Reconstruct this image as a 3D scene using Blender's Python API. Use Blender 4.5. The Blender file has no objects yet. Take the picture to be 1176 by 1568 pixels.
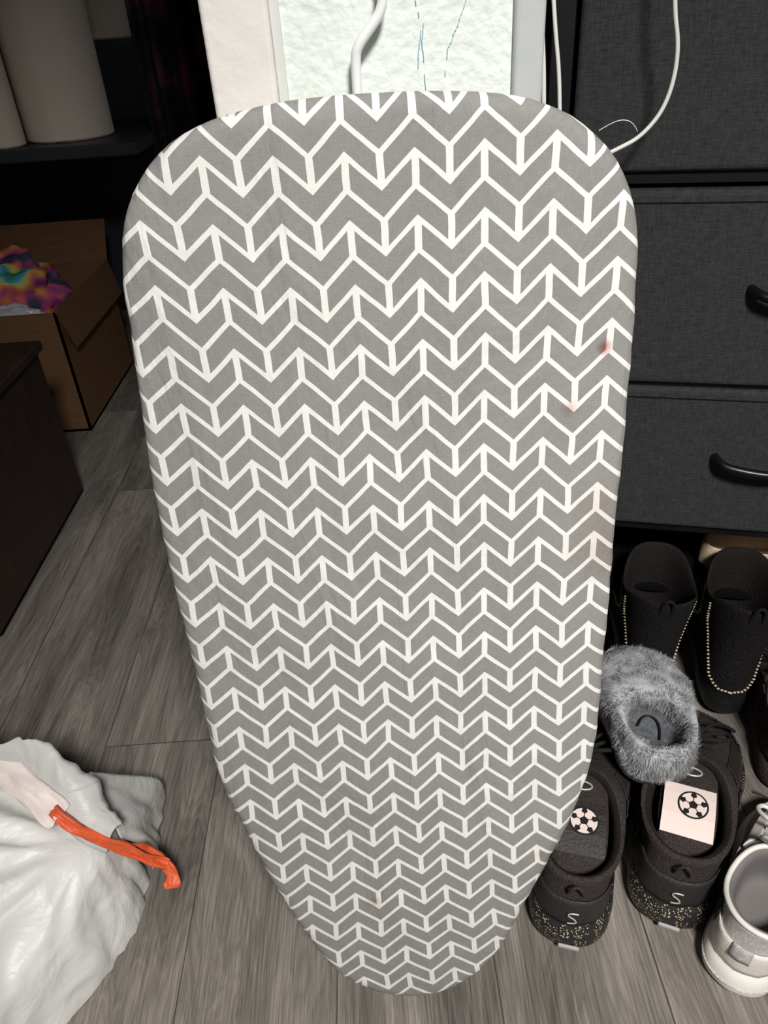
import bpy, math, random
from mathutils import Vector, Matrix, noise
random.seed(7)
sc=bpy.context.scene
try:
    sc.view_settings.view_transform='Standard'
except Exception: pass

# ------------------------------------------------------------------ helpers
def lin(c):
    return tuple(((v/255)/12.92 if v/255<=.04045 else (((v/255)+.055)/1.055)**2.4) for v in c)+(1,)
def new_mat(name):
    m=bpy.data.materials.new(name);m.use_nodes=True
    nt=m.node_tree;b=nt.nodes['Principled BSDF'];return m,nt,b
def simple(name,col,rough=.6,metal=0,noise_scale=0,bump=0,var=.0,stretch=(1,1,1),sheen=0):
    m,nt,b=new_mat(name)
    b.inputs['Base Color'].default_value=lin(col);b.inputs['Roughness'].default_value=rough;b.inputs['Metallic'].default_value=metal
    if sheen: b.inputs['Sheen Weight'].default_value=sheen
    if rough>=.85: b.inputs['Specular IOR Level'].default_value=.2
    if noise_scale:
        tc=nt.nodes.new('ShaderNodeTexCoord');mp=nt.nodes.new('ShaderNodeMapping');mp.inputs['Scale'].default_value=stretch
        n=nt.nodes.new('ShaderNodeTexNoise');n.inputs['Scale'].default_value=noise_scale;n.inputs['Detail'].default_value=6
        nt.links.new(tc.outputs['Object'],mp.inputs[0]);nt.links.new(mp.outputs[0],n.inputs['Vector'])
        if bump:
            bp=nt.nodes.new('ShaderNodeBump');bp.inputs['Strength'].default_value=bump;bp.inputs['Distance'].default_value=.004
            nt.links.new(n.outputs['Fac'],bp.inputs['Height']);nt.links.new(bp.outputs[0],b.inputs['Normal'])
        if var:
            r=nt.nodes.new('ShaderNodeValToRGB');c=lin(col)
            r.color_ramp.elements[0].position=.3;r.color_ramp.elements[1].position=.7
            r.color_ramp.elements[0].color=tuple(max(0,v*(1-var)) for v in c[:3])+(1,)
            r.color_ramp.elements[1].color=tuple(min(1,v*(1+var)) for v in c[:3])+(1,)
            nt.links.new(n.outputs['Fac'],r.inputs[0]);nt.links.new(r.outputs[0],b.inputs['Base Color'])
    return m
def mkmesh(name,verts,faces,mats=(),midx=None,smooth=False,parent=None):
    me=bpy.data.meshes.new(name);me.from_pydata([tuple(v) for v in verts],[],faces);me.update()
    for m in mats: me.materials.append(m)
    if midx:
        for p,i in zip(me.polygons,midx): p.material_index=i
    if smooth:
        for p in me.polygons: p.use_smooth=True
    o=bpy.data.objects.new(name,me);sc.collection.objects.link(o)
    if parent: o.parent=parent
    return o
def box(name,lo,hi,mat,parent=None,bevel=0):
    x0,y0,z0=lo;x1,y1,z1=hi
    v=[(x0,y0,z0),(x1,y0,z0),(x1,y1,z0),(x0,y1,z0),(x0,y0,z1),(x1,y0,z1),(x1,y1,z1),(x0,y1,z1)]
    f=[(0,3,2,1),(4,5,6,7),(0,1,5,4),(1,2,6,5),(2,3,7,6),(3,0,4,7)]
    o=mkmesh(name,v,f,[mat],parent=parent)
    if bevel:
        md=o.modifiers.new('b','BEVEL');md.width=bevel;md.segments=3
    return o
def empty(name,loc=(0,0,0),rot=(0,0,0)):
    e=bpy.data.objects.new(name,None);e.location=loc;e.rotation_euler=rot;e.empty_display_size=.05
    sc.collection.objects.link(e);return e
def tube(name,pts,rad,mat,parent=None,cyclic=False,flat=None):
    cu=bpy.data.curves.new(name,'CURVE');cu.dimensions='3D';cu.bevel_depth=rad;cu.bevel_resolution=4;cu.resolution_u=12
    s=cu.splines.new('NURBS' if len(pts)>2 else 'POLY');s.points.add(len(pts)-1)
    for p,q in zip(s.points,pts): p.co=(*q,1)
    if len(pts)>2: s.order_u=3;s.use_endpoint_u=not cyclic
    s.use_cyclic_u=cyclic;cu.use_fill_caps=True
    o=bpy.data.objects.new(name,cu);sc.collection.objects.link(o)
    dg=bpy.context.evaluated_depsgraph_get();me=bpy.data.meshes.new_from_object(o.evaluated_get(dg))
    bpy.data.objects.remove(o);me.materials.clear();me.materials.append(mat)
    for p in me.polygons:p.use_smooth=True
    o=bpy.data.objects.new(name,me);sc.collection.objects.link(o)
    if parent:o.parent=parent
    return o
def loft(rings,close_first=True,close_last=True):
    n=len(rings[0]);v=[p for r in rings for p in r];f=[];ri=[]
    for k in range(len(rings)-1):
        for i in range(n):
            j=(i+1)%n
            f.append((k*n+i,k*n+j,(k+1)*n+j,(k+1)*n+i));ri.append(k)
    if close_first: f.append(tuple(reversed(range(n))));ri.append(-1)
    if close_last: f.append(tuple(range((len(rings)-1)*n,len(rings)*n)));ri.append(len(rings)-1)
    return v,f,ri
def math_node(nt,op,a,b=None,c=None):
    n=nt.nodes.new('ShaderNodeMath');n.operation=op
    for i,x in enumerate((a,b,c)):
        if x is None: continue
        if isinstance(x,(int,float)): n.inputs[i].default_value=x
        else: nt.links.new(x,n.inputs[i])
    return n.outputs[0]

# ------------------------------------------------------------------ room materials
def floor_mat():
    m,nt,b=new_mat('grey_oak_laminate')
    tc=nt.nodes.new('ShaderNodeTexCoord')
    mp=nt.nodes.new('ShaderNodeMapping');mp.inputs['Rotation'].default_value=(0,0,math.radians(90));mp.inputs['Location'].default_value=(.31,.09,0)
    nt.links.new(tc.outputs['Object'],mp.inputs[0])
    br=nt.nodes.new('ShaderNodeTexBrick');br.inputs['Scale'].default_value=1
    br.inputs['Brick Width'].default_value=1.2;br.inputs['Row Height'].default_value=.18;br.inputs['Mortar Size'].default_value=.0009
    br.inputs['Color1'].default_value=(.30,.30,.30,1);br.inputs['Color2'].default_value=(.72,.72,.72,1);br.inputs['Mortar'].default_value=(0,0,0,1);br.offset=.37
    nt.links.new(mp.outputs[0],br.inputs['Vector'])
    sep=nt.nodes.new('ShaderNodeVectorMath');sep.operation='MULTIPLY_ADD'
    sep.inputs[1].default_value=(6,6,6)
    nt.links.new(br.outputs['Color'],sep.inputs[0]);nt.links.new(tc.outputs['Object'],sep.inputs[2])
    m2=nt.nodes.new('ShaderNodeMapping');m2.inputs['Scale'].default_value=(12,1.5,1);nt.links.new(sep.outputs[0],m2.inputs[0])
    n1=nt.nodes.new('ShaderNodeTexNoise');n1.inputs['Scale'].default_value=1.3;n1.inputs['Detail'].default_value=5;n1.inputs['Roughness'].default_value=.5;n1.inputs['Distortion'].default_value=1.4
    nt.links.new(m2.outputs[0],n1.inputs['Vector'])
    # growth-ring style contour lines from the broad noise
    rg=math_node(nt,'ABSOLUTE',math_node(nt,'SUBTRACT',math_node(nt,'FRACT',math_node(nt,'MULTIPLY',n1.outputs['Fac'],14)),.5))
    m3=nt.nodes.new('ShaderNodeMapping');m3.inputs['Scale'].default_value=(330,7,1);nt.links.new(sep.outputs[0],m3.inputs[0])
    n2=nt.nodes.new('ShaderNodeTexNoise');n2.inputs['Scale'].default_value=1.5;n2.inputs['Detail'].default_value=6;n2.inputs['Roughness'].default_value=.6;nt.links.new(m3.outputs[0],n2.inputs['Vector'])
    s=math_node(nt,'MULTIPLY_ADD',n2.outputs['Fac'],.50,math_node(nt,'MULTIPLY_ADD',rg,.14,math_node(nt,'MULTIPLY',n1.outputs['Fac'],.50)))
    r=nt.nodes.new('ShaderNodeValToRGB');e=r.color_ramp.elements
    e[0].position=.36;e[0].color=lin((82,76,71));e[1].position=.72;e[1].color=lin((168,160,151))
    el=r.color_ramp.elements.new(.54);el.color=lin((127,120,113))
    nt.links.new(s,r.inputs[0])
    mx=nt.nodes.new('ShaderNodeMixRGB');mx.blend_type='MULTIPLY';mx.inputs['Fac'].default_value=1
    r2=nt.nodes.new('ShaderNodeValToRGB');r2.color_ramp.elements[0].position=0;r2.color_ramp.elements[0].color=(.30,.29,.27,1)
    r2.color_ramp.elements[1].position=.75;r2.color_ramp.elements[1].color=(1,1,1,1);q=r2.color_ramp.elements.new(.25);q.color=(.84,.84,.84,1)
    nt.links.new(br.outputs['Color'],r2.inputs[0]);nt.links.new(r.outputs[0],mx.inputs['Color1']);nt.links.new(r2.outputs[0],mx.inputs['Color2'])
    nt.links.new(mx.outputs[0],b.inputs['Base Color']);b.inputs['Roughness'].default_value=.6;b.inputs['Specular IOR Level'].default_value=.35
    bp=nt.nodes.new('ShaderNodeBump');bp.inputs['Strength'].default_value=.1;bp.inputs['Distance'].default_value=.0015
    nt.links.new(s,bp.inputs['Height']);nt.links.new(bp.outputs[0],b.inputs['Normal'])
    return m
def plaster():
    m,nt,b=new_mat('knockdown_plaster');tc=nt.nodes.new('ShaderNodeTexCoord')
    n=nt.nodes.new('ShaderNodeTexNoise');n.inputs['Scale'].default_value=130;n.inputs['Detail'].default_value=3
    v=nt.nodes.new('ShaderNodeTexVoronoi');v.inputs['Scale'].default_value=170;v.feature='SMOOTH_F1'
    nt.links.new(tc.outputs['Object'],n.inputs['Vector']);nt.links.new(tc.outputs['Object'],v.inputs['Vector'])
    s=math_node(nt,'ADD',n.outputs['Fac'],math_node(nt,'MULTIPLY',v.outputs['Distance'],.5))
    bp=nt.nodes.new('ShaderNodeBump');bp.inputs['Strength'].default_value=.7;bp.inputs['Distance'].default_value=.002
    nt.links.new(s,bp.inputs['Height']);nt.links.new(bp.outputs[0],b.inputs['Normal'])
    b.inputs['Base Color'].default_value=lin((224,230,224));b.inputs['Roughness'].default_value=.6
    return m
M_floor=floor_mat();M_plaster=plaster()
M_trim=simple('glossy_trim_paint',(226,221,215),.4,noise_scale=60,bump=.3)
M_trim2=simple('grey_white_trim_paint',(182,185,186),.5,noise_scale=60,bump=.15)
M_trim3=simple('painted_bead',(210,211,207),.5)
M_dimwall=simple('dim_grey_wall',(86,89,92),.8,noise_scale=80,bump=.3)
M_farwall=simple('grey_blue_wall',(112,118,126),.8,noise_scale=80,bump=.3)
M_ceil=simple('ceiling_paint',(215,212,208),.8,noise_scale=90,bump=.3)

box('floor',(-1.9,-1.6,-.05),(2.0,3.3,0),M_floor)
box('ceiling',(-1.9,-1.6,2.4),(2.0,3.3,2.45),M_ceil)
box('wall_center',(-.045,.53,0),(.098,.65,2.4),M_plaster)
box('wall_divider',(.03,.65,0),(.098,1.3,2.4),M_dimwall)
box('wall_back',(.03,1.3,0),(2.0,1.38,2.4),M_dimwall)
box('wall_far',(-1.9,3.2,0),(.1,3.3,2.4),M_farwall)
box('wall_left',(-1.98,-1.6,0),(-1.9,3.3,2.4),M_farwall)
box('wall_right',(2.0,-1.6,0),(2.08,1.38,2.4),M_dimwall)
box('trim_1',(-.087,.521,0),(-.047,.66,2.35),M_trim,bevel=.003)
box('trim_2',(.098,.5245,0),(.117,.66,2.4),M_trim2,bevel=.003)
box('trim_3',(-.047,.5268,0),(-.041,.5299,2.4),M_trim3,bevel=.001)

M_cray=simple('teal_crayon',(160,198,206),.8)
cm=empty('crayon_marks')
def crayon(pts,i):
    for k in range(len(pts)-1):
        a=Vector(pts[k]);b=Vector(pts[k+1]);m=5
        for j in range(m):
            if random.random()<.25: continue
            p=a.lerp(b,j/m);q=a.lerp(b,(j+.9)/m);o=random.uniform(-.0005,.0005)
            tube('stroke_%d_%d_%d'%(i,k,j),[(p.x+o,.5292,p.y),((p.x+q.x)/2+o,.5291,(p.y+q.y)/2),(q.x+o,.5292,q.y)],.0003,M_cray,cm)
crayon([(.041,.96),(.040,.91),(.042,.895),(.040,.87)],1)
crayon([(.045,.96),(.046,.91),(.043,.89),(.0445,.86)],2)
crayon([(.072,.95),(.070,.91),(.064,.895),(.059,.885),(.057,.87)],3)

# ------------------------------------------------------------------ ironing board
OUT=[-.0658,.8710,-.0503,.8727,-.0311,.8736,-.0081,.8738,.0148,.8734,.0301,.8732,.0530,.8718,.0683,.8708,.0875,.8680,.1030,.8644,
.1187,.8583,.1328,.8499,.1453,.8386,.1541,.8280,.1610,.8166,.1671,.8031,.1696,.7895,.1710,.7696,.1715,.7490,.1720,.7189,
.1725,.6824,.1720,.6436,.1716,.6075,.1706,.5691,.1706,.5223,.1706,.4784,.1701,.4315,.1702,.3887,.1691,.3434,.1648,.3160,
.1576,.2836,.1472,.2457,.1330,.2063,.1181,.1649,.1056,.1313,.0927,.0910,.0756,.0547,.0543,.0289,.0290,.0085,0,.0001,
-.0286,.0045,-.0530,.0156,-.0767,.0322,-.0925,.0534,-.1067,.0859,-.1224,.1300,-.1367,.1769,-.1496,.2258,-.1587,.2717,-.1680,.3109,
-.1740,.3480,-.1744,.3979,-.1741,.4480,-.1750,.4948,-.1762,.5387,-.1769,.5798,-.1756,.6236,-.1744,.6595,-.1720,.6933,-.1707,.7163,
-.1681,.7470,-.1665,.7720,-.1646,.7920,-.1620,.8036,-.1567,.8166,-.1495,.8291,-.1402,.8412,-.1294,.8502,-.1161,.8584,-.1015,.8640,-.0835,.8680]
OUT=[(OUT[i],OUT[i+1]) for i in range(0,len(OUT),2)]
def resample(P,N):
    n=len(P);L=[0]
    for i in range(n): L.append(L[-1]+(Vector(P[(i+1)%n])-Vector(P[i])).length)
    R=[]
    for k in range(N):
        s=L[-1]*k/N;i=0
        while L[i+1]<s:i+=1
        t=(s-L[i])/(L[i+1]-L[i]);R.append(Vector(P[i]).lerp(Vector(P[(i+1)%n]),t))
    for _ in range(4):
        R=[(R[i-1]+R[i]*2+R[(i+1)%N])/4 for i in range(N)]
    return R
O2=resample(OUT,220)
def inset(P,d):
    n=len(P);R=[]
    for i in range(n):
        t=(P[(i+1)%n]-P[i-1]).normalized();nr=Vector((t.y,-t.x)) # clockwise outline -> inward normal
        R.append(P[i]+nr*d)
    return R
def board_uv(x,y):
    u=3.2558+19.8718*x+.9502*y-1.0623*x*x+15.2747*x*y-2.1156*y*y-19.128*x**3+2.1894*x*x*y-12.9397*x*y*y+1.3697*y**3
    v=20.2402+1.4342*x-21.7154*y-3.735*x*x-2.7238*x*y-2.5114*y*y-25.3775*x**3+15.4421*x*x*y+1.6284*x*y*y-.2253*y**3
    return u,v
def chevron_mat():
    m,nt,b=new_mat('grey_chevron_cotton')
    uv=nt.nodes.new('ShaderNodeUVMap');uv.uv_map='UVMap'
    se=nt.nodes.new('ShaderNodeSeparateXYZ')
    nz=nt.nodes.new('ShaderNodeTexNoise');nz.inputs['Scale'].default_value=1.1;nz.inputs['Detail'].default_value=2
    nt.links.new(uv.outputs[0],nz.inputs['Vector'])
    va=nt.nodes.new('ShaderNodeVectorMath');va.operation='MULTIPLY_ADD';va.inputs[1].default_value=(.06,.06,0)
    nt.links.new(nz.outputs['Color'],va.inputs[0]);nt.links.new(uv.outputs[0],va.inputs[2])
    nt.links.new(va.outputs[0],se.inputs[0])
    U=math_node(nt,'SUBTRACT',se.outputs[0],.03);V=math_node(nt,'SUBTRACT',se.outputs[1],.03)
    fr=math_node(nt,'FRACT',math_node(nt,'ADD',U,50.5))
    d=math_node(nt,'ABSOLUTE',math_node(nt,'SUBTRACT',fr,.5))
    w=math_node(nt,'SUBTRACT',math_node(nt,'ADD',V,49.935),math_node(nt,'MULTIPLY',d,1.0))
    f2=math_node(nt,'FRACT',math_node(nt,'ADD',math_node(nt,'MULTIPLY',w,2),.5))
    line=math_node(nt,'LESS_THAN',math_node(nt,'ABSOLUTE',math_node(nt,'SUBTRACT',f2,.5)),.110)
    fw=math_node(nt,'FRACT',w);par=math_node(nt,'LESS_THAN',fw,.5)
    s1=math_node(nt,'MULTIPLY',par,math_node(nt,'LESS_THAN',d,.054))
    s2=math_node(nt,'MULTIPLY',math_node(nt,'SUBTRACT',1,par),math_node(nt,'GREATER_THAN',d,.446))
    mask=math_node(nt,'MAXIMUM',line,math_node(nt,'MAXIMUM',s1,s2))
    tc=nt.nodes.new('ShaderNodeTexCoord')
    big=nt.nodes.new('ShaderNodeTexNoise');big.inputs['Scale'].default_value=9;big.inputs['Detail'].default_value=5;nt.links.new(tc.outputs['Object'],big.inputs['Vector'])
    thr=nt.nodes.new('ShaderNodeMapping');thr.inputs['Scale'].default_value=(1500,10,160);nt.links.new(tc.outputs['Object'],thr.inputs[0])
    th=nt.nodes.new('ShaderNodeTexNoise');th.inputs['Scale'].default_value=1;th.inputs['Detail'].default_value=2;nt.links.new(thr.outputs[0],th.inputs['Vector'])
    thr2=nt.nodes.new('ShaderNodeMapping');thr2.inputs['Scale'].default_value=(160,10,1500);nt.links.new(tc.outputs['Object'],thr2.inputs[0])
    th2=nt.nodes.new('ShaderNodeTexNoise');th2.inputs['Scale'].default_value=1;th2.inputs['Detail'].default_value=2;nt.links.new(thr2.outputs[0],th2.inputs['Vector'])
    thm=math_node(nt,'MULTIPLY',math_node(nt,'ADD',th.outputs['Fac'],th2.outputs['Fac']),.5)
    g=nt.nodes.new('ShaderNodeMixRGB');g.inputs['Color1'].default_value=lin((104,103,100));g.inputs['Color2'].default_value=lin((168,166,162))
    nt.links.new(math_node(nt,'MULTIPLY_ADD',thm,.75,math_node(nt,'MULTIPLY',big.outputs['Fac'],.25)),g.inputs['Fac'])
    c=nt.nodes.new('ShaderNodeMixRGB');nt.links.new(mask,c.inputs['Fac']);nt.links.new(g.outputs[0],c.inputs['Color1'])
    wc=nt.nodes.new('ShaderNodeMixRGB');wc.inputs['Color1'].default_value=lin((216,214,209));wc.inputs['Color2'].default_value=lin((240,238,234));nt.links.new(thm,wc.inputs['Fac']);nt.links.new(wc.outputs[0],c.inputs['Color2'])
    last=c.outputs[0]
    for (cx,cz,rr,st,col) in ((.150,.714,.005,.75,(205,110,80)),(.128,.672,.006,.45,(205,120,90)),(.163,.56,.03,.28,(190,135,115)),(.156,.597,.02,.15,(205,140,110)),(-.045,.172,.008,.4,(190,150,90)),(.121,.222,.005,.3,(210,120,90))):
        ds=nt.nodes.new('ShaderNodeVectorMath');ds.operation='DISTANCE';nt.links.new(tc.outputs['Object'],ds.inputs[0]);ds.inputs[1].default_value=(cx,0,cz)
        n3=nt.nodes.new('ShaderNodeTexNoise');n3.inputs['Scale'].default_value=150;nt.links.new(tc.outputs['Object'],n3.inputs['Vector'])
        mr=nt.nodes.new('ShaderNodeMapRange');mr.inputs['From Min'].default_value=rr*1.3;mr.inputs['From Max'].default_value=rr*.2;mr.inputs['To Max'].default_value=st
        nt.links.new(math_node(nt,'ADD',ds.outputs['Value'],math_node(nt,'MULTIPLY_ADD',n3.outputs['Fac'],rr,-.5*rr)),mr.inputs['Value'])
        mm=nt.nodes.new('ShaderNodeMixRGB');mm.blend_type='MULTIPLY';nt.links.new(mr.outputs[0],mm.inputs['Fac']);nt.links.new(last,mm.inputs['Color1']);mm.inputs['Color2'].default_value=lin(col);last=mm.outputs[0]
    nt.links.new(last,b.inputs['Base Color']);b.inputs['Roughness'].default_value=.95;b.inputs['Specular IOR Level'].default_value=.15
    bp=nt.nodes.new('ShaderNodeBump');bp.inputs['Strength'].default_value=.4;bp.inputs['Distance'].default_value=.0006
    nt.links.new(thm,bp.inputs['Height'])
    wr=nt.nodes.new('ShaderNodeMapping');wr.inputs['Scale'].default_value=(14,14,5);wr.inputs['Rotation'].default_value=(0,.5,0);nt.links.new(tc.outputs['Object'],wr.inputs[0])
    wn=nt.nodes.new('ShaderNodeTexNoise');wn.inputs['Scale'].default_value=1;wn.inputs['Detail'].default_value=4;wn.inputs['Distortion'].default_value=.8;nt.links.new(wr.outputs[0],wn.inputs['Vector'])
    bp2=nt.nodes.new('ShaderNodeBump');bp2.inputs['Strength'].default_value=1.0;bp2.inputs['Distance'].default_value=.010
    nt.links.new(wn.outputs['Fac'],bp2.inputs['Height']);nt.links.new(bp.outputs[0],bp2.inputs['Normal']);nt.links.new(bp2.outputs[0],b.inputs['Normal'])
    return m
board=empty('ironing_board',(.0068,.3725,0.002),(math.radians(-8),0,0))
M_chev=chevron_mat()
N=len(O2);rings=[]
cen=lambda p:Vector((p.x*.0,max(.16,min(.72,p.y))))
front=inset(O2,.012)
for k in range(26):   # centre -> edge
    t=k/25
    ring=[]
    for p in front:
        q=cen(p).lerp(p,max(t,.002))
        yy=.0 - .003*(1-t**2)
        ring.append((q.x,yy+ .0012*noise.noise(Vector((q.x*14,q.y*14,0))),q.y))
    rings.append(ring)
for d,y in ((.008,.0008),(.005,.0022),(.0025,.0045),(.0008,.008),(0,.012),(0,.017),(.002,.021),(.006,.0235),(.014,.0245),(.03,.0245)):
    rings.append([(p.x+.0010*noise.noise(Vector((p.x*50,p.y*50,7))),y+.0014*noise.noise(Vector((p.x*60,p.y*60,3))),p.y) for p in inset(O2,d)])
v,f,ri=loft(rings,True,False)
cover=mkmesh('fabric_cover',v,f,[M_chev],smooth=True,parent=board)
uvl=cover.data.uv_layers.new(name='UVMap')
for lp in cover.data.loops:
    co=cover.data.vertices[lp.vertex_index].co;uvl.data[lp.index].uv=board_uv(co.x,co.z)
M_metal=simple('white_powder_coated_steel',(236,238,238),.35)
M_mesh=simple('grey_steel_plate',(120,122,124),.45,.7)
bk=inset(O2,.028)
v,f,ri=loft([[(p.x,.022,p.y) for p in bk],[(p.x,.0255,p.y) for p in bk]])
mkmesh('steel_underside',v,f,[M_mesh],parent=board)
tube('folded_leg_1',[(-.11,.034,.20),(-.11,.034,.58),(-.10,.034,.62),(.10,.034,.62),(.11,.034,.58),(.11,.034,.20)],.006,M_metal,board)
tube('folded_leg_2',[(-.08,.036,.68),(-.08,.036,.30),(-.07,.036,.26),(.07,.036,.26),(.08,.036,.30),(.08,.036,.68)],.006,M_metal,board)
tube('loose_thread',[(.138,.001,.845),(.145,-.002,.849),(.152,-.004,.850),(.158,-.003,.847),(.161,.0,.843)],.0002,M_metal,board)
bpy.context.view_layer.update()
inv=board.matrix_world.inverted()
hp=[(.0016,.5215,.83),(.0016,.519,.865),(.0018,.518,.883),(.0035,.517,.889),(.011,.517,.897),(.0185,.517,.905),(.0205,.517,.915),(.0205,.517,.95),(.010,.517,.975),(-.008,.517,.975)]
tube('hanging_hook',[inv@Vector(p) for p in hp],.0030,M_metal,board)

# ------------------------------------------------------------------ fabric dresser
def fabric_black():
    m,nt,b=new_mat('charcoal_woven_fabric');tc=nt.nodes.new('ShaderNodeTexCoord')
    a=nt.nodes.new('ShaderNodeMapping');a.inputs['Scale'].default_value=(90,60,900);c=nt.nodes.new('ShaderNodeMapping');c.inputs['Scale'].default_value=(900,60,90)
    hs=[]
    for mp in (a,c):
        nt.links.new(tc.outputs['Object'],mp.inputs[0]);n=nt.nodes.new('ShaderNodeTexNoise');n.inputs['Scale'].default_value=1;n.inputs['Detail'].default_value=2
        nt.links.new(mp.outputs[0],n.inputs['Vector']);hs.append(n.outputs['Fac'])
    s=math_node(nt,'MULTIPLY',math_node(nt,'ADD',hs[0],hs[1]),.5)
    r=nt.nodes.new('ShaderNodeValToRGB');e=r.color_ramp.elements;e[0].position=.35;e[0].color=lin((40,40,41));e[1].position=.68;e[1].color=lin((66,66,67))
    nt.links.new(s,r.inputs[0]);nt.links.new(r.outputs[0],b.inputs['Base Color']);b.inputs['Roughness'].default_value=.85;b.inputs['Specular IOR Level'].default_value=.25
    bp=nt.nodes.new('ShaderNodeBump');bp.inputs['Strength'].default_value=.4;bp.inputs['Distance'].default_value=.001
    nt.links.new(s,bp.inputs['Height']);nt.links.new(bp.outputs[0],b.inputs['Normal']);return m
M_fab=fabric_black();M_frame=simple('black_steel_frame',(18,18,20),.45,.3);M_handle=simple('black_plastic_handle',(14,14,15),.35)
dr=empty('fabric_dresser',(.23,.879,0),(0,0,math.radians(-15)))
W=.56;DP=.30
for i,(x0,x1) in enumerate(((-.028,-.004),(W+.004,W+.028))):
    for j,(y0,y1) in enumerate(((.0,.022),(DP,DP+.022))):
        box('post_%d%d'%(i,j),(x0,y0,0),(x1,y1,1.22),M_frame,dr,.002)
box('top_board',(-.03,-.005,1.22),(W+.03,DP+.027,1.24),M_frame,dr,.002)
zs=[(.287,.495),(.501,.727),(.745,.965),(.985,1.205)]
for i,(z0,z1) in enumerate(zs):
    box('rail_%d'%i,(-.004,.004,z0-.012),(W+.004,.024,z0-.001),M_frame,dr)
    d=box('drawer_%d'%i,(.0,-.004,z0),(W,DP,z1),M_fab,dr,.006)
    box('hem_%d'%i,(.003,-.0052,z1-.013),(W-.003,-.003,z1-.012),M_frame,dr)
    zc=z0+(z1-z0)*.54
    if i in(0,1): zc={0:.402,1:.621}[i]
    tube('handle_%d'%i,[(.212,-.004,zc),(.214,-.016,zc),(.225,-.027,zc-.004),(.277,-.034,zc-.008),(.329,-.027,zc-.004),(.340,-.016,zc),(.342,-.004,zc)],.0055,M_handle,dr)
box('back_panel',(-.004,DP+.001,.02),(W+.004,DP+.006,1.2),M_frame,dr)
box('shoe_shelf',(-.004,.02,.150),(W+.004,DP,.158),M_frame,dr)

# ------------------------------------------------------------------ cables
M_cable=simple('white_cable',(235,232,226),.4)
tube('charging_cable',[(.30,.80,1.25),(.287,.80,.98),(.292,.80,.899),(.305,.80,.858),(.300,.80,.815),(.279,.80,.789),(.256,.80,.779),(.22,.80,.765),(.17,.79,.70),(.15,.78,.5),(.15,.78,.004)],.0021,M_cable)
tube('power_cord',[(.146,.70,1.6),(.1475,.70,.98),(.1506,.70,.9055),(.1588,.70,.833),(.165,.70,.6),(.16,.70,.004)],.002,M_cable)
tube('power_cord.001',[(.150,.71,1.6),(.156,.71,.98),(.162,.71,.9055),(.176,.71,.829),(.182,.71,.6),(.18,.71,.004)],.0018,M_cable)

# ------------------------------------------------------------------ shoes
G=[(0,0),(.012,.30),(.035,.46),(.08,.60),(.16,.68),(.35,.68),(.55,.86),(.7,1.0),(.82,.94),(.92,.70),(.975,.40),(1,0)]
def gi(t):
    for (a,x),(b,y) in zip(G,G[1:]):
        if t<=b: return x+(y-x)*(t-a)/(b-a)
    return 0
def rpt(z,y0,y1,s,e,L,Wd,ph,dip=0,lat=0):
    t=(1-math.cos(ph))/2;sg=1 if math.sin(ph)>=0 else -1
    g=(1-e)*gi(t)+e*abs(math.sin(ph))**.85
    return (sg*g*s*Wd/2+ lat*(t-.3)*(1-e),y0+(y1-y0)*t,z-dip*abs(math.sin(ph))**5)
def ring(z,y0,y1,s,e,L,Wd,n=44,dip=0,lat=0):
    return [rpt(z,y0,y1,s,e,L,Wd,2*math.pi*i/n,dip,lat) for i in range(n)]
def surf(S,L,Wd,z,ph,off=.0):
    for a,b in zip(S,S[1:]):
        if a[0]<=z<=b[0] and b[0]>a[0]:
            q=(z-a[0])/(b[0]-a[0]);c=[a[j]+(b[j]-a[j])*q for j in range(5)]
            p=Vector(rpt(z,c[1],c[2],c[3],c[4],L,Wd,ph,lat=.012))
            p2=Vector(rpt(z,c[1],c[2],c[3],c[4],L,Wd,ph+.03,lat=.012));t=(p2-p).normalized()
            n=Vector((t.y,-t.x,0));ctr=Vector((0,(c[1]+c[2])/2,z))
            if n.dot(p-ctr)<0:n=-n
            return p+n*off
    return Vector((0,0,z))
def surf_patch(name,S,L,Wd,cr,off,mat,parent,nu=8,nv=8,th=.0012):
    vs=[];fs=[]
    for i in range(nu+1):
        for j in range(nv+1):
            u=i/nu;w=j/nv
            z=(cr[0][0]*(1-u)+cr[1][0]*u)*(1-w)+(cr[3][0]*(1-u)+cr[2][0]*u)*w
            ph=(cr[0][1]*(1-u)+cr[1][1]*u)*(1-w)+(cr[3][1]*(1-u)+cr[2][1]*u)*w
            vs.append(surf(S,L,Wd,z,ph,off))
    for i in range(nu):
        for j in range(nv): a=i*(nv+1)+j;fs.append((a,a+nv+1,a+nv+2,a+1))
    o=mkmesh(name,vs,fs,[mat],smooth=True,parent=parent);md=o.modifiers.new('t','SOLIDIFY');md.thickness=th;md.offset=0;return o
def shoe_body(name,spec,L,Wd,mats,parent,sub=1):
    rs=[ring(*[s[k] for k in range(5)],L,Wd,dip=(s[6] if len(s)>6 else 0),lat=.012) for s in spec]
    v,f,ri=loft(rs);mi=[(spec[0][5] if r<0 else spec[r][5]) for r in ri]
    o=mkmesh(name,v,f,mats,mi,True,parent)
    if sub:
        md=o.modifiers.new('s','SUBSURF');md.levels=sub;md.render_levels=sub
    return o
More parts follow.
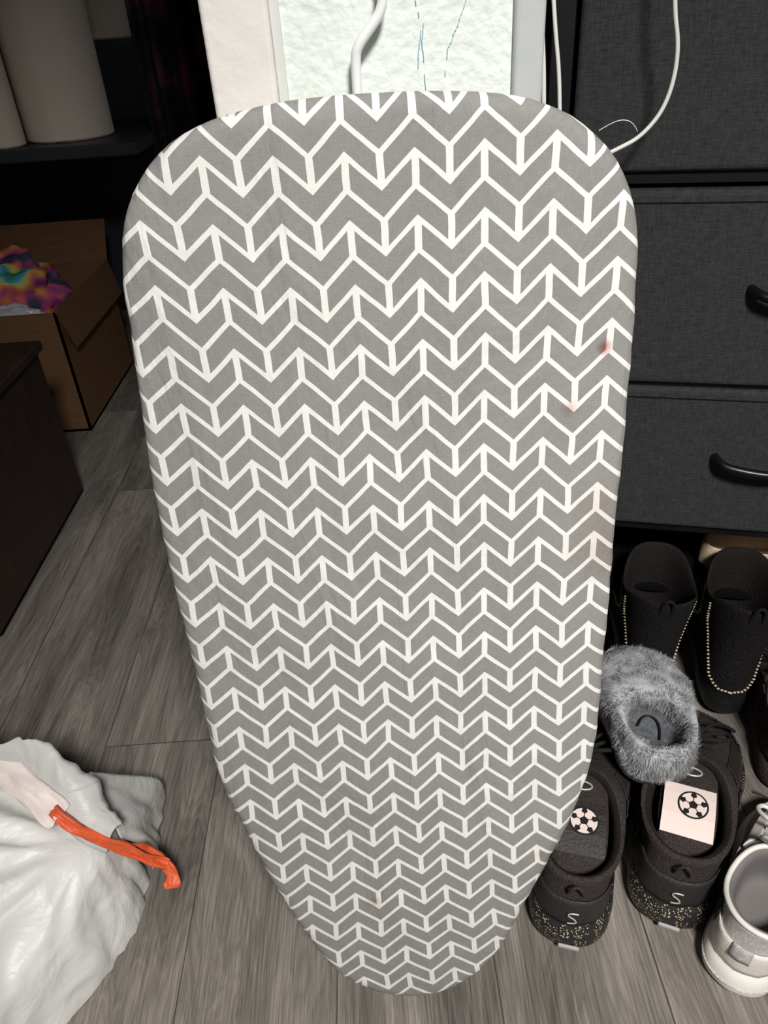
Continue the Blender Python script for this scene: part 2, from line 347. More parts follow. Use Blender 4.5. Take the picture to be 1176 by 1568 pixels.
def speckle(name,base,dot,scale=220,th=.3,cov=.5):
    m,nt,b=new_mat(name);tc=nt.nodes.new('ShaderNodeTexCoord');v=nt.nodes.new('ShaderNodeTexVoronoi');v.inputs['Scale'].default_value=scale
    nt.links.new(tc.outputs['Object'],v.inputs['Vector']);n=nt.nodes.new('ShaderNodeTexNoise');n.inputs['Scale'].default_value=60;nt.links.new(tc.outputs['Object'],n.inputs['Vector'])
    k=math_node(nt,'MULTIPLY',math_node(nt,'LESS_THAN',v.outputs['Distance'],th),math_node(nt,'GREATER_THAN',n.outputs['Fac'],cov))
    mx=nt.nodes.new('ShaderNodeMixRGB');nt.links.new(k,mx.inputs['Fac']);mx.inputs['Color1'].default_value=lin(base);mx.inputs['Color2'].default_value=lin(dot)
    nt.links.new(mx.outputs[0],b.inputs['Base Color']);b.inputs['Roughness'].default_value=.5;return m
M_knit=simple('black_knit_upper',(64,57,55),.9,noise_scale=500,bump=.9,var=.45)
M_over=simple('black_synthetic_overlay',(42,38,37),.6,noise_scale=300,bump=.4,var=.2)
M_dark=simple('black_lining',(34,29,28),.9,noise_scale=400,bump=.6,var=.3)
M_sole=speckle('speckled_black_sole',(36,34,33),(205,190,155),420,.30,.46)
M_lace=simple('black_lace',(36,34,34),.9,noise_scale=500,bump=.5)
M_label=simple('pale_pink_label',(232,212,204),.6)
M_black=simple('matte_black_print',(15,15,16),.6)
M_silver=simple('silver_print',(190,190,185),.35,.3)

def ball_badge(parent,c,r,nrm,up,tag):
    nrm=Vector(nrm).normalized();up=Vector(up);up=(up-nrm*up.dot(nrm)).normalized();rt=up.cross(nrm);c=Vector(c)
    def P(x,y,h): return c+rt*x*r+up*y*r+nrm*h
    def disc(rad,h,n,cx=0,cy=0,ro=0): return [P(cx+rad*math.cos(2*math.pi*i/n+ro),cy+rad*math.sin(2*math.pi*i/n+ro),h) for i in range(n)]
    vs=[];fs=[];mi=[]
    def add(pl,m): 
        b=len(vs);vs.extend(pl);fs.append(tuple(range(b,b+len(pl))));mi.append(m)
    add(disc(1,.0003,28),0);add(disc(.88,.0005,28),1)
    add(disc(.32,.0008,5,ro=math.pi/2),0)
    for k in range(5):
        a=math.pi/2+2*math.pi*k/5
        add(disc(.22,.0008,5,cx=.70*math.cos(a),cy=.70*math.sin(a),ro=a+math.pi),0)
        q=[P(.3*math.cos(a)-.03*math.sin(a),.3*math.sin(a)+.03*math.cos(a),.0007),P(.3*math.cos(a)+.03*math.sin(a),.3*math.sin(a)-.03*math.cos(a),.0007),P(.6*math.cos(a)+.03*math.sin(a),.6*math.sin(a)-.03*math.cos(a),.0007),P(.6*math.cos(a)-.03*math.sin(a),.6*math.sin(a)+.03*math.cos(a),.0007)]
        add(q,0)
    return mkmesh('badge_'+tag,vs,fs,[M_black,M_label],mi,parent=parent)
def slab(name,path,th,mat,parent):
    T=[]
    for i,(c,w) in enumerate(path):
        c=Vector(c);a=Vector(path[max(0,i-1)][0]);b=Vector(path[min(len(path)-1,i+1)][0]);d=(b-a).normalized();nr=Vector((0,-d.z,d.y))
        if nr.z<0: nr=-nr
        h=nr*th/2
        T.append([c+Vector((-w,0,0))-h*.4-nr*.003,c+Vector((-w*.5,0,0))-h,c+Vector((w*.5,0,0))-h,c+Vector((w,0,0))-h*.4-nr*.003,c+Vector((w,0,0))+h*.4-nr*.003,c+Vector((w*.5,0,0))+h,c+Vector((-w*.5,0,0))+h,c+Vector((-w,0,0))+h*.4-nr*.003])
    v,f,ri=loft(T);o=mkmesh(name,v,f,[mat],smooth=True,parent=parent);md=o.modifiers.new('s','SUBSURF');md.levels=md.render_levels=2;return o
def sneaker(name,loc,ang,L=.28,Wd=.105,up=M_knit,sole=M_sole,lin_=M_dark,lace=M_lace,k=1.0,flop=False,label=None,over=M_over,tab=True):
    e=empty(name,(loc[0],loc[1],loc[2] if len(loc)>2 else 0),(0,0,math.radians(ang)))
    S=[(0.001,.010,L-.012,.92,0,1),(.003,-.002,L-.002,1.04,0,1),(.012,-.006,L,1.10,0,1),(.026,-.004,L,1.09,0,1),(.036,.0,L-.003,1.02,0,1),
       (.038,.005,L-.008,.95,0,0),(.052,.004,L-.016,.94,0,0),(.066,.004,L-.045,.90,.05,0),(.079,.006,L-.085,.86,.25,0),(.091,.008,L-.115,.82,.5,0),(.102,.009,L-.135,.80,.75,0),
       (.110,.008,L-.148,.78,1,0,.012),(.1135,.013,L-.154,.70,1,2,.013),(.110,.020,L-.160,.58,1,2,.012),(.085,.024,L-.155,.56,.9,2),(.052,.026,L-.15,.56,.7,2),(.048,.034,L-.16,.4,.6,2)]
    S=[(s[0]*k,)+s[1:] for s in S]
    shoe_body('upper_and_sole',S,L,Wd,[up,sole,lin_],e)
    P=lambda nm,cr,mat=over,off=.0014: surf_patch(nm,S[5:12],L,Wd,cr,off,mat,e,14,6)
    P('heel_counter',[(.039*k,-1.15),(.039*k,1.15),(.082*k,.75),(.082*k,-.75)])
    P('toe_cap',[(.039*k,2.2),(.039*k,4.08),(.056*k,3.9),(.056*k,2.38)])
    for sg in(-1,1):
        P('side_strap_%d'%(sg+2),[(.040*k,sg*1.35),(.040*k,sg*1.7),(.098*k,sg*2.0),(.098*k,sg*1.75)])
        P('eyestay_%d'%(sg+2),[(.060*k,sg*2.55),(.066*k,sg*2.35),(.100*k,sg*2.1),(.100*k,sg*2.5)])
    if flop:
        tp=[((0,L-.115,.080*k),.024),((0,L-.135,.094*k),.027),((0,L-.155,.102*k),.030),((0,L-.185,.106*k),.032),((0,L-.215,.106*k),.033),((0,L-.240,.102*k),.033),((0,L-.262,.093*k),.031),((0,L-.276,.078*k),.024),((0,L-.279,.064*k),.014)]
    else:
        tp=[((0,L-.115,.078*k),.022),((0,L-.130,.092*k),.025),((0,L-.145,.107*k),.028),((0,L-.157,.124*k),.030),((0,L-.163,.136*k),.029),((0,L-.165,.142*k),.022)]
    slab('tongue',tp,.010,up,e)
    for i in range(5):
        y=L-.122+.017*i;z=(.099-.0105*i)*k
        w=.026+.0015*i
        tube('lace_%d'%i,[(-w,y+.004,z-.013),(-w*.7,y,z-.001),(0,y-.002,z+.0045),(w*.7,y,z-.001),(w,y+.004,z-.013)],.003,lace,e)
        if i<4: tube('lace_x%d'%i,[(-w,y+.004,z-.010),(0,y+.008,z+.004),(w,y+.017,z-.018)],.0026,lace,e)
    zt=.108*k
    for sg in(-1,1):
        tube('lace_bow_%d'%(sg+2),[(0,L-.125,zt),(sg*.02,L-.132,zt+.014),(sg*.046,L-.115,zt+.002),(sg*.034,L-.092,zt-.008),(sg*.008,L-.118,zt)],.0026,lace,e)
        tube('lace_end_%d'%(sg+2),[(0,L-.125,zt),(sg*.015,L-.10,zt+.006),(sg*.04,L-.07,zt-.02),(sg*.056,L-.05,zt-.05)],.0022,lace,e)
    if tab: tube('heel_tab',[(-.008,.008,.090*k),(-.008,.000,.106*k),(0,.001,.116*k),(.008,.000,.106*k),(.008,.008,.090*k)],.0016,up,e)
    if label:
        prof=[(L-.202,.1062*k+.0054),(L-.215,.1062*k+.0054),(L-.228,.1045*k+.0055),(L-.240,.1020*k+.0056),(L-.252,.0976*k+.0056),(L-.261,.0935*k+.0056)]
        vs=[];fs=[]
        for y,z in prof: vs+=[(-.0285,y,z),(.0285,y,z)]
        for i in range(len(prof)-1): fs.append((i*2,i*2+1,i*2+3,i*2+2))
        o=mkmesh('label_patch',vs,fs,[label],parent=e);md=o.modifiers.new('t','SOLIDIFY');md.thickness=.0008
        ball_badge(e,(.004,L-.226,.1047*k+.0066),.0170,(0,-.13,1),(0,1,.13),'ball')
        tube('tongue_logo',[(.012*math.cos(a*.5236),L-.178+.006*math.sin(a*.5236),.105*k+.0055) for a in range(12)],.0011,M_silver,e,cyclic=True)
    return e,S
s2,S2=sneaker('black_sneaker',(.296,.432),-24,.31,.138,k=1.12,flop=True,label=M_label)
s1,S1=sneaker('black_sneaker.001',(.176,.418),-17,.31,.132,k=1.12,flop=True,label=M_over)
for s in(s1,s2):
    tube('heel_letter',[(.006,.000,.076),(-.003,-.001,.078),(-.006,-.0015,.072),(.003,-.002,.068),(.005,-.003,.062),(-.005,-.003,.060)],.0009,M_silver,s)
    box('sole_badge',(-.012,-.0078,.012),(.012,-.004,.018),M_silver,s,.003)

M_white=simple('white_leather',(232,226,218),.45,noise_scale=120,bump=.15)
M_wsole=simple('white_rubber',(238,233,226),.5)
M_wmesh=speckle('grey_white_knit',(182,178,176),(222,218,214),600,.4,.45)
ws,SW=sneaker('white_sneaker',(.338,.362),-42,.27,.110,M_wmesh,M_wsole,simple('pale_lining',(118,114,112),.9),M_white,over=M_white,tab=False)
for i,p0 in enumerate((-1.02,-.80)):
    surf_patch('stripe_%d'%i,SW[5:12],.27,.110,[(.056,p0),(.056,p0+.10),(.090,p0+.06),(.090,p0-.04)],.0032,M_black,ws,4,6)
surf_patch('heel_logo',SW[5:12],.27,.110,[(.062,-.18),(.062,.18),(.084,.18),(.084,-.18)],.003,M_wmesh,ws,6,4)
tube('midsole_groove',[(x,y,.020) for x,y,z in ring(.02,-.006,.2705,1.10,0,.27,.11,lat=.012)][::2],.0012,M_wmesh,ws,cyclic=True)
tube('collar_piping',[(x,y,z) for x,y,z in ring(.1125,.010,.118,.745,1,.27,.11,dip=.012)][::2],.003,M_white,ws,cyclic=True)

# ankle boots
M_suede=simple('black_suede',(27,25,25),.95,noise_scale=350,bump=.8,var=.5)
M_elastic=simple('black_elastic_gore',(20,20,21),.8,noise_scale=300,bump=.5,stretch=(6,6,1))
M_bead=simple('gold_rhinestone',(235,220,185),.25,.3)
def ankle_boot(name,loc,ang,L=.25,Wd=.090,sc_=1.22):
    e=empty(name,loc,(0,0,math.radians(ang)));e.scale=(sc_,)*3
    S=[(.001,.006,.07,.66,.8,1),(.028,.002,.085,.7,.6,1),(.032,0,L,.96,0,1),(.036,0,L,.98,0,1),(.038,.002,L-.005,.94,0,0),(.055,0,L-.025,.92,0,0),(.072,-.001,L-.065,.88,.1,0),(.09,0,L-.10,.84,.4,0),
       (.115,.002,L-.128,.82,.8,0),(.14,.0,L-.138,.84,1,0),(.165,-.004,L-.140,.88,1,0,.008),(.186,-.008,L-.136,.93,1,0,.020),(.188,-.005,L-.139,.88,1,2,.020),(.180,0,L-.144,.80,1,2,.02),(.13,.008,L-.148,.7,1,2),(.06,.012,L-.14,.6,.8,2)]
    shoe_body('boot_body',S,L,Wd,[M_suede,M_black,M_dark],e)
    Q=S[4:11]
    for sg in(-1,1):
        surf_patch('elastic_gore_%d'%(sg+2),Q,L,Wd,[(.095,sg*1.45),(.095,sg*1.65),(.150,sg*1.95),(.150,sg*1.2)],.001,M_elastic,e)
    bpts=[]
    def path(P):
        pts=[surf(Q,L,Wd,*P[0],.001)]
        for a,b in zip(P,P[1:]):
            for i in range(1,13):
                q=i/12;pts.append(surf(Q,L,Wd,a[0]+(b[0]-a[0])*q,a[1]+(b[1]-a[1])*q,.001))
        last=pts[0];bpts.append(last)
        for a,b in zip(pts,pts[1:]):
            for i in range(1,5):
                p=a.lerp(b,i/4)
                if (p-last).length>.0040: bpts.append(p);last=p
    for sg in(-1,1):
        path([(.160,sg*1.25),(.130,sg*1.25),(.095,sg*1.0),(.068,sg*.6),(.058,sg*.25),(.056,0)])
        path([(.160,sg*1.85),(.130,sg*1.8),(.095,sg*1.85),(.080,sg*2.05),(.066,sg*2.2)])
    vs=[];fs=[]
    for p in bpts:
        b=len(vs);r=.0020
        vs+= [p+Vector(q)*r for q in((1,0,0),(-1,0,0),(0,1,0),(0,-1,0),(0,0,1),(0,0,-1))]
        fs+=[(b,b+2,b+4),(b+2,b+1,b+4),(b+1,b+3,b+4),(b+3,b,b+4),(b+2,b,b+5),(b+1,b+2,b+5),(b+3,b+1,b+5),(b,b+3,b+5)]
    mkmesh('bead_trim',vs,fs,[M_bead],parent=e)
    tube('pull_loop',[(-.006,-.004,.172),(-.006,-.010,.190),(0,-.012,.198),(.006,-.010,.190),(.006,-.004,.172)],.002,M_suede,e)
    return e
ankle_boot('ankle_boot',(.372,.742,0),-13)
ankle_boot('ankle_boot.001',(.482,.715,0),-14)

# fluffy slipper (resting on the sneaker behind the board)
M_fur=simple('grey_faux_fur',(166,167,169),.9,noise_scale=70,var=.3)
M_sl=simple('pale_slipper_sole',(200,198,196),.7)
sl=empty('fluffy_slipper',(.306,.540,.112),(math.radians(6),math.radians(4),math.radians(-2)))
Ls=.195;S=[(0,.004,Ls-.004,.96,.25,1),(.016,0,Ls,1.0,.25,1),(.020,0,Ls,1.0,.25,0),(.035,-.004,Ls-.004,1.04,.25,0),(.052,-.002,Ls-.03,1.0,.35,0),(.062,.002,Ls-.07,.9,.5,0),(.068,.008,Ls-.10,.78,.8,0),(.062,.018,Ls-.108,.64,1,0),(.035,.022,Ls-.10,.6,1,2),(.022,.03,Ls-.11,.5,1,2)]
body=shoe_body('slipper_body',S,Ls,.118,[M_fur,M_sl,simple('grey_fleece_lining',(92,94,98),.95,noise_scale=200,bump=.8,var=.3)],sl,0)
vs=[];fs=[]
me=body.data
polys=[p for p in me.polygons if p.material_index==0 and len(p.vertices)==4]
areas=[p.area for p in polys]
for p in random.choices(polys,areas,k=20000):
    a,b,c,d=[me.vertices[i].co for i in p.vertices];u=random.random();w=random.random()
    P=(a.lerp(b,u)).lerp(d.lerp(c,u),w);nr=p.normal
    nn=noise.noise_vector(P*45)
    dirv=(nr*.5+nn*1.1+Vector((random.uniform(-.2,.2),random.uniform(-.2,.2)-.2,random.uniform(-.3,.1)))).normalized()
    ln=random.uniform(.004,.009);sd=dirv.cross(Vector((random.random(),random.random(),random.random()))).normalized()*.00038
    bb=len(vs);vs+=[P-sd,P+sd,P+dirv*ln+Vector((0,0,-.001))];fs.append((bb,bb+1,bb+2))
mkmesh('fur_tufts',vs,fs,[M_fur],parent=sl)
tube('insole_logo',[(0.01,.05,.026),(.02,.075,.027),(.0,.09,.027),(-.012,.07,.026)],.0012,M_black,sl)

M_brown=simple('dark_taupe_nubuck',(66,56,53),.9,noise_scale=300,bump=.6,var=.3)
sneaker('taupe_sneaker',(.515,.590),-20,.27,.105,M_brown,M_brown,M_dark,M_lace,over=M_brown)
M_beige=simple('beige_leather',(222,198,168),.55,noise_scale=200,bump=.2,var=.1)
def flat(name,loc,ang):
    e=empty(name,loc,(0,0,math.radians(ang)));L=.235
    S=[(.001,.004,L-.004,.9,.1,1),(.006,0,L,1,.05,1),(.01,0,L,1,.05,0),(.03,0,L-.01,.98,.1,0),(.045,.0,L-.04,.9,.3,0),(.052,.002,L-.07,.82,.6,0),(.050,.008,L-.078,.72,.7,0),(.02,.014,L-.08,.66,.7,0),(.012,.02,L-.09,.6,.7,0)]
    shoe_body('flat_body',S,L,.085,[M_beige,M_black],e)
    tube('bow',[(0,L-.07,.056),(-.018,L-.065,.066),(-.02,L-.05,.056),(0,L-.06,.056),(.02,L-.05,.056),(.018,L-.065,.066),(0,L-.07,.056)],.003,M_beige,e)
flat('beige_flat_shoe',(.482,.892,.159),-98)

# ------------------------------------------------------------------ garbage bag
def plastic():
    m,nt,b=new_mat('white_translucent_plastic');tc=nt.nodes.new('ShaderNodeTexCoord')
    b.inputs['Base Color'].default_value=lin((244,243,239));b.inputs['Roughness'].default_value=.42
    n=nt.nodes.new('ShaderNodeTexNoise');n.inputs['Scale'].default_value=16;n.inputs['Detail'].default_value=6;n.inputs['Distortion'].default_value=2.2;nt.links.new(tc.outputs['Object'],n.inputs['Vector'])
    bp=nt.nodes.new('ShaderNodeBump');bp.inputs['Strength'].default_value=.5;bp.inputs['Distance'].default_value=.007;nt.links.new(n.outputs['Fac'],bp.inputs['Height']);nt.links.new(bp.outputs[0],b.inputs['Normal'])
    b.inputs['Subsurface Weight'].default_value=.35;b.inputs['Subsurface Radius'].default_value=(.02,.02,.02);b.inputs['Subsurface Scale'].default_value=1
    tr=nt.nodes.new('ShaderNodeBsdfTranslucent');tr.inputs[0].default_value=lin((230,230,226));nt.links.new(bp.outputs[0],tr.inputs['Normal'])
    ms=nt.nodes.new('ShaderNodeMixShader');ms.inputs[0].default_value=.10
    nt.links.new(b.outputs[0],ms.inputs[1]);nt.links.new(tr.outputs[0],ms.inputs[2]);nt.links.new(ms.outputs[0],nt.nodes['Material Output'].inputs[0]);return m
M_bag=plastic();M_draw=simple('orange_drawstring',(226,98,56),.45,noise_scale=90,bump=.6);M_pink=simple('drawstring_in_hem',(242,228,222),.45,noise_scale=60,bump=.5)
bag=empty('garbage_bag')
Gx,Gy,Gz=-.365,.495,.155
cx,cy=-.665,.470;rx,ry,H=.315,.255,.20
vs=[];fs=[];nt_,ns=240,110
for k in range(ns+1):
    s=k/ns
    for i in range(nt_):
        th=2*math.pi*i/nt_
        a=s*math.pi/2
        rr=math.cos(a)**.75 if s<1 else 0;zz=math.sin(a)**.8
        wob=1+.05*math.sin(3*th+1)+.03*math.sin(7*th)-.07*math.exp(-((th-5.45)/.55)**2)
        x=cx+rx*rr*math.cos(th)*wob;y=cy+ry*rr*math.sin(th)*wob;z=H*zz
        dx,dy=x-Gx,y-Gy;dist=math.hypot(dx,dy)+1e-4;psi=math.atan2(dy,dx)
        c1=abs(noise.noise(Vector((psi*2.6+.5*noise.noise(Vector((x*5,y*5,0))),dist*1.8,z*3))))
        c2=noise.noise(Vector((x*6,y*6,z*7+3)))
        c3=abs(noise.noise(Vector((x*11+psi*2,y*11,z*9))))
        c4=abs(noise.noise(Vector((x*24,y*20+psi,z*22))))
        amp=min(1,dist*6)
        disp=(-.048*c1-.024*c2-.026*c3-.012*c4+.020)*amp
        nx,ny,nz=(x-cx)/rx**2,(y-cy)/ry**2,z/H**2;ln=math.sqrt(nx*nx+ny*ny+nz*nz)+1e-6
        x+=disp*nx/ln;y+=disp*ny/ln;z+=disp*nz/ln
        pull=math.exp(-(dist/.07)**2)*.6 if z>.08 else 0
        z=max(z+(Gz-z)*pull,.001) if s>0 else .001
        vs.append((x,y,z))
for k in range(ns):
    for i in range(nt_):
        j=(i+1)%nt_;fs.append((k*nt_+i,k*nt_+j,(k+1)*nt_+j,(k+1)*nt_+i))
mkmesh('bag_body',vs,fs,[M_bag],smooth=True,parent=bag)
def spl(P,t):
    n=len(P)-1;t*=n;i=min(int(t),n-1);q=t-i;g=lambda j:Vector(P[max(0,min(n,j))])
    a,b,c,d=g(i-1),g(i),g(i+1),g(i+2)
    return .5*((2*b)+(c-a)*q+(2*a-5*b+4*c-d)*q*q+(3*b-a-3*c+d)*q**3)
low=[(-.75,.60,.17),(-.60,.59,.185),(-.465,.559,.19),(-.41,.53,.18),(-.367,.492,.165),(-.340,.49,.135)]
rim=[(-.75,.66,.22),(-.60,.62,.235),(-.455,.575,.240),(-.405,.565,.232),(-.348,.545,.195),(-.323,.51,.150)]
vs=[];fs=[];A,B=120,8
for i in range(A+1):
    t=i/A;l=spl(low,t);r_=spl(rim,t)
    for j in range(B+1):
        q=j/B;p=l.lerp(r_,q);w=.012*q*noise.noise(Vector((t*11,q*.8,0)))+.003*noise.noise(Vector((t*26,q*2,5)))*q
        p+=Vector((w*.5,w*1.2,w*.5+.014*math.sin(q*3.14)));vs.append(p)
for i in range(A):
    for j in range(B):
        a=i*(B+1)+j;fs.append((a,a+B+1,a+B+2,a+1))
h=mkmesh('bag_hem',vs,fs,[M_bag],smooth=True,parent=bag);md=h.modifiers.new('t','SOLIDIFY');md.thickness=.0008
vs=[];fs=[];P00,P10,P11,P01=[Vector(p) for p in((-.378,.580,.165),(-.333,.660,.012),(-.330,.545,.006),(-.338,.522,.115))]
for i in range(31):
    for j in range(25):
        u=i/30;w=j/24
        p=(P00.lerp(P10,u)).lerp(P01.lerp(P11,u),w)
        k_=math.sin(u*math.pi)*.012+.012*noise.noise(Vector((u*2.2,w*5,9)))*u
        vs.append(p+Vector((k_,k_*.4,k_*.3)))
for i in range(30):
    for j in range(24): a=i*25+j;fs.append((a,a+25,a+26,a+1))
h=mkmesh('bag_side',vs,fs,[M_bag],smooth=True,parent=bag);md=h.modifiers.new('t','SOLIDIFY');md.thickness=.0008
def ribbon(name,pts,w,mat,parent,seed=0,tw0=.5,twa=.5,crk=.002):
    vs=[];fs=[];n=90;K=8
    for i in range(n+1):
        t=i/n;p=spl(pts,t);tn=(spl(pts,min(1,t+.02))-spl(pts,max(0,t-.02))).normalized()
        tw=twa*noise.noise(Vector((t*3,seed,0)))+tw0;sd=(tn.cross(Vector((0,math.sin(tw),math.cos(tw)))) ).normalized();up=sd.cross(tn)
        ww=w*(1+.35*noise.noise(Vector((t*6,seed,2))))
        for j in range(K+1):
            q=j/K*2-1
            vs.append(p+sd*ww*q+up*(crk*noise.noise(Vector((t*5,q*2.2,seed)))*2))
    for i in range(n):
        for j in range(K): a=i*(K+1)+j;fs.append((a,a+K+1,a+K+2,a+1))
    o=mkmesh(name,vs,fs,[mat],smooth=True,parent=parent);md=o.modifiers.new('t','SOLIDIFY');md.thickness=.0006;return o
ribbon('hem_band',[(-.75,.61,.196),(-.60,.595,.207),(-.47,.557,.212),(-.42,.530,.206),(-.380,.502,.192)],.015,M_pink,bag,0,-.4,.4,.004)
ribbon('drawstring',[(-.388,.508,.197),(-.365,.494,.184),(-.345,.494,.160),(-.322,.499,.128),(-.302,.503,.097),(-.286,.506,.080)],.0065,M_draw,bag,3,-.7,.6,.004)
ribbon('drawstring_tail',[(-.330,.499,.135),(-.312,.508,.108),(-.297,.511,.086),(-.284,.503,.066),(-.283,.489,.058)],.008,M_draw,bag,8,-.7,.9,.004)

# ------------------------------------------------------------------ back-left room contents
M_card=simple('cardboard',(112,82,58),.85,noise_scale=30,bump=.1,var=.12,stretch=(1,1,6))
cb=empty('cardboard_box')
x0,x1,y0,y1,hh=-1.28,-.785,1.84,2.32,.33;t=.006
box('front',(x0,y0,0),(x1,y0+t,hh),M_card,cb);box('back',(x0,y1-t,0),(x1,y1,hh),M_card,cb)
box('side_left',(x0,y0,0),(x0+t,y1,hh),M_card,cb);box('side_right',(x1-t,y0,0),(x1,y1,hh),M_card,cb);box('bottom',(x0,y0,0.001),(x1,y1,.008),M_card,cb)
mkmesh('flap_right',[(x1,y0,hh),(x1,y1,hh),(x1+.02,y1,hh-.10),(x1+.02,y0+.02,hh-.10)],[(0,1,2,3)],[M_card],parent=cb)
mkmesh('flap_back',[(x0,y1,hh),(x1,y1,hh),(x1-.01,y1+.10,hh+.10),(x0,y1+.10,hh+.10)],[(0,1,2,3)],[M_card],parent=cb)
def tiedye():
    m,nt,b=new_mat('tie_dye_fabric');tc=nt.nodes.new('ShaderNodeTexCoord');n=nt.nodes.new('ShaderNodeTexNoise');n.inputs['Scale'].default_value=9;n.inputs['Distortion'].default_value=.5
    nt.links.new(tc.outputs['Object'],n.inputs['Vector']);r=nt.nodes.new('ShaderNodeValToRGB');e=r.color_ramp.elements
    e[0].position=.3;e[0].color=lin((40,120,90));e[1].position=.74;e[1].color=lin((50,46,60))
    for p,c in((.38,(60,160,190)),(.45,(200,190,90)),(.52,(205,115,70)),(.58,(170,65,125)),(.64,(60,60,90))):
        k=e.new(p);k.color=lin(c)
    nt.links.new(n.outputs['Fac'],r.inputs[0]);nt.links.new(r.outputs[0],b.inputs['Base Color']);b.inputs['Roughness'].default_value=.8;return m
def lump(name,c,r,mat,seed,amp=.35,parent=None):
    vs=[];fs=[];A,B=64,32
    for j in range(B+1):
        for i in range(A):
            th=2*math.pi*i/A;ph=math.pi*j/B;d=Vector((math.sin(ph)*math.cos(th),math.sin(ph)*math.sin(th),math.cos(ph)))
            k=1+amp*noise.noise(d*2.2+Vector((seed,0,0)))+amp*.4*noise.noise(d*6+Vector((seed,5,0)))
            vs.append((c[0]+d.x*r[0]*k,c[1]+d.y*r[1]*k,c[2]+d.z*r[2]*k))
    for j in range(B):
        for i in range(A):
            k=(i+1)%A;fs.append((j*A+i,(j+1)*A+i,(j+1)*A+k,j*A+k))
    return mkmesh(name,vs,fs,[mat],smooth=True,parent=parent)
lump('tie_dye_shirt',(-1.00,2.09,.31),(.155,.12,.11),tiedye(),1)
lump('plastic_wrap',(-.93,1.895,.29),(.10,.035,.05),simple('grey_clear_wrap',(180,182,185),.25),4,.25)
M_cab=simple('dark_brown_wood',(48,33,26),.55,noise_scale=12,var=.3,stretch=(1,6,1))
cab=empty('low_brown_cabinet')
box('body',(-1.25,1.0,.02),(-.70,1.50,.36),M_cab,cab,.006);box('top',(-1.26,.985,.36),(-.69,1.51,.38),M_cab,cab,.004);box('plinth',(-1.24,1.02,0),(-.72,1.48,.02),M_cab,cab)
box('drawer_front',(-1.22,.992,.06),(-.73,1.0,.34),M_cab,cab,.003)
M_desk=simple('black_desk_laminate',(44,48,53),.5,noise_scale=20,var=.1)
dk=empty('dark_desk')
box('desk_top',(-1.45,2.05,.645),(-.55,2.65,.675),M_desk,dk,.004)
for i,(x,y) in enumerate(((-1.42,2.5),(-.60,2.5),(-1.42,2.6),(-.60,2.6))): box('leg_%d'%i,(x,y,0),(x+.03,y+.03,.645),M_desk,dk)
box('modesty_panel',(-1.42,2.60,.15),(-.57,2.62,.645),M_desk,dk)
box('riser_shelf',(-.86,2.46,.865),(-.56,2.64,.885),M_desk,dk,.002)
box('riser_side_1',(-.86,2.46,.675),(-.845,2.64,.865),M_desk,dk);box('riser_side_2',(-.575,2.46,.675),(-.56,2.64,.865),M_desk,dk)
M_bin=simple('white_paper_towel',(226,212,198),.9,noise_scale=160,bump=.3);M_core=simple('cardboard_core',(150,120,90),.9)
def roll(name,c,R0,h):
    e=empty(name,c);n=72
    def cr(rs,zs): return [[(r*math.cos(2*math.pi*i/n),r*math.sin(2*math.pi*i/n),z) for i in range(n)] for r,z in zip(rs,zs)]
    rc=R0*.33
    v,f,_=loft(cr((rc,R0-.004,R0,R0,R0-.004,rc,rc),(0,0,.004,h-.004,h,h,0)),False,False);mkmesh('paper_roll',v,f,[M_bin],smooth=False,parent=e)
    v,f,_=loft(cr((rc-.0015,rc+.0004,rc+.0004,rc-.0015,rc-.0015),(-.0,-.0,h+.002,h+.002,0)),False,False);mkmesh('core',v,f,[M_core],parent=e)
    mkmesh('loose_sheet',[(R0*math.cos(a)*(1.004+.05*q),-R0*math.sin(a)*(1.004+.05*q),z) for q,a in((0,.9),(.3,1.3),(1,1.6)) for z in(.004,h-.004)],[(0,2,3,1),(2,4,5,3)],[M_bin],parent=e)
roll('paper_towel_roll',(-.765,2.24,.676),.112,.34)
roll('paper_towel_roll.001',(-.895,2.12,.676),.050,.30)
roll('paper_towel_roll.002',(-.70,2.55,.886),.075,.25)
def floral():
    m,nt,b=new_mat('dark_floral_cloth');tc=nt.nodes.new('ShaderNodeTexCoord');n=nt.nodes.new('ShaderNodeTexNoise');n.inputs['Scale'].default_value=14;n.inputs['Detail'].default_value=3
    nt.links.new(tc.outputs['Object'],n.inputs['Vector']);r=nt.nodes.new('ShaderNodeValToRGB');e=r.color_ramp.elements;e[0].position=.50;e[0].color=lin((20,20,26));e[1].position=.70;e[1].color=lin((105,46,60))
    nt.links.new(n.outputs['Fac'],r.inputs[0]);nt.links.new(r.outputs[0],b.inputs['Base Color']);b.inputs['Roughness'].default_value=.9;return m
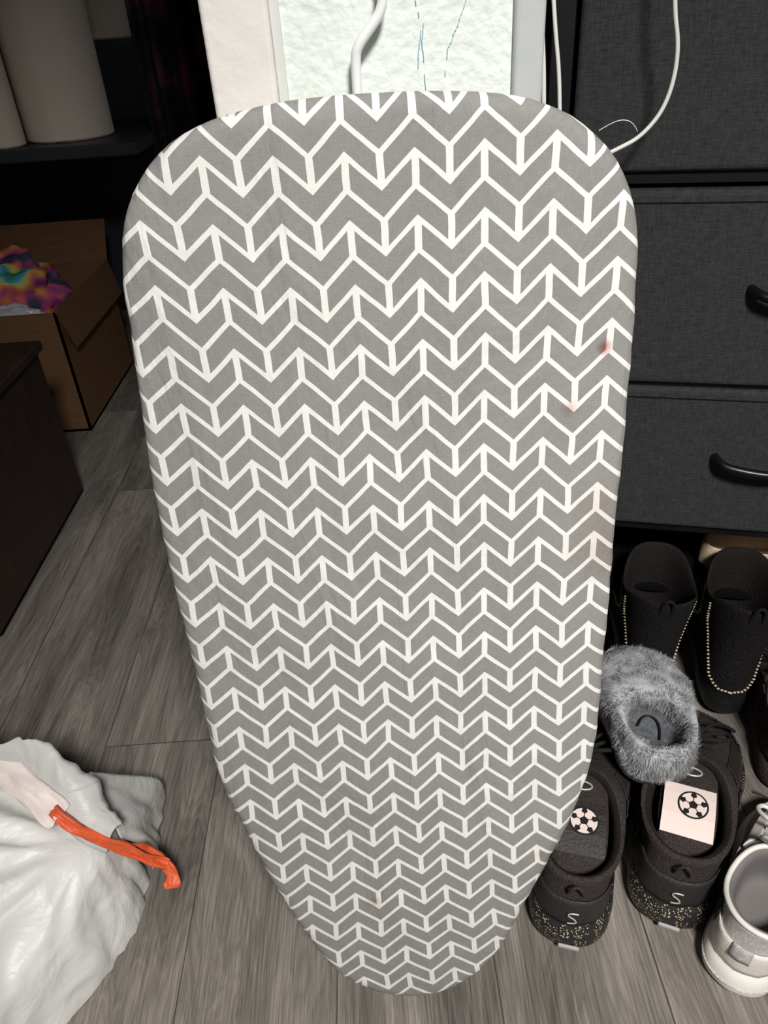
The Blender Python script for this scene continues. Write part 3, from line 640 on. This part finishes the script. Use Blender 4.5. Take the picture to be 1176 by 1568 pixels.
vs=[];fs=[];A,B=80,30
for j in range(B+1):
    for i in range(A+1):
        t=i/A;q=j/B;vs.append((-.42+.32*t,1.72+.03*math.sin(t*38)*(.5+.5*(1-q))+.02*noise.noise(Vector((t*6,q*3,0))),.66+.955*q+.02*math.sin(t*9)*(1-q)))
for j in range(B):
    for i in range(A):
        a=j*(A+1)+i;fs.append((a,a+1,a+A+2,a+A+1))
dc=mkmesh('hanging_dress',vs,fs,[floral()],smooth=True);md=dc.modifiers.new('t','SOLIDIFY');md.thickness=.003
rd=empty('closet_rod');tube('rod',[(-1.9,1.72,1.63),(-.8,1.72,1.63),(.03,1.72,1.63)],.012,M_frame,rd)
box('rod_bracket',(.018,1.70,1.61),(.03,1.74,1.65),M_frame,rd)

# ------------------------------------------------------------------ lights
def area(name,loc,rot,size,en,col=(1,1,1),spread=math.pi):
    l=bpy.data.lights.new(name,'AREA');l.energy=en;l.size=size;l.color=col;l.spread=spread;o=bpy.data.objects.new(name,l);o.location=loc
    d=Vector(rot)-Vector(loc);o.rotation_euler=d.to_track_quat('-Z','Y').to_euler();sc.collection.objects.link(o);return o
area('recessed_ceiling_lamp',(.35,-.95,2.1),(.20,.42,.28),.30,12.4,(1,.982,.95),math.radians(76))
w=bpy.data.worlds.new('World');sc.world=w;w.use_nodes=True;w.node_tree.nodes['Background'].inputs[0].default_value=(.97,.98,1,1);w.node_tree.nodes['Background'].inputs[1].default_value=.085

# ------------------------------------------------------------------ camera
th=math.radians(34);ro=math.radians(4)
X=Vector((1,0,0));Fv=Vector((0,math.cos(th),-math.sin(th)));U=Vector((0,math.sin(th),math.cos(th)))
r=X*math.cos(ro)-U*math.sin(ro);u=X*math.sin(ro)+U*math.cos(ro)
cam=bpy.data.cameras.new('Camera');cam.sensor_width=36;cam.lens=26.0;cam.clip_start=.01
co=bpy.data.objects.new('Camera',cam);M=Matrix((r,u,-Fv)).transposed().to_4x4();M.translation=Vector((0,0,.905));co.matrix_world=M
sc.collection.objects.link(co);sc.camera=co
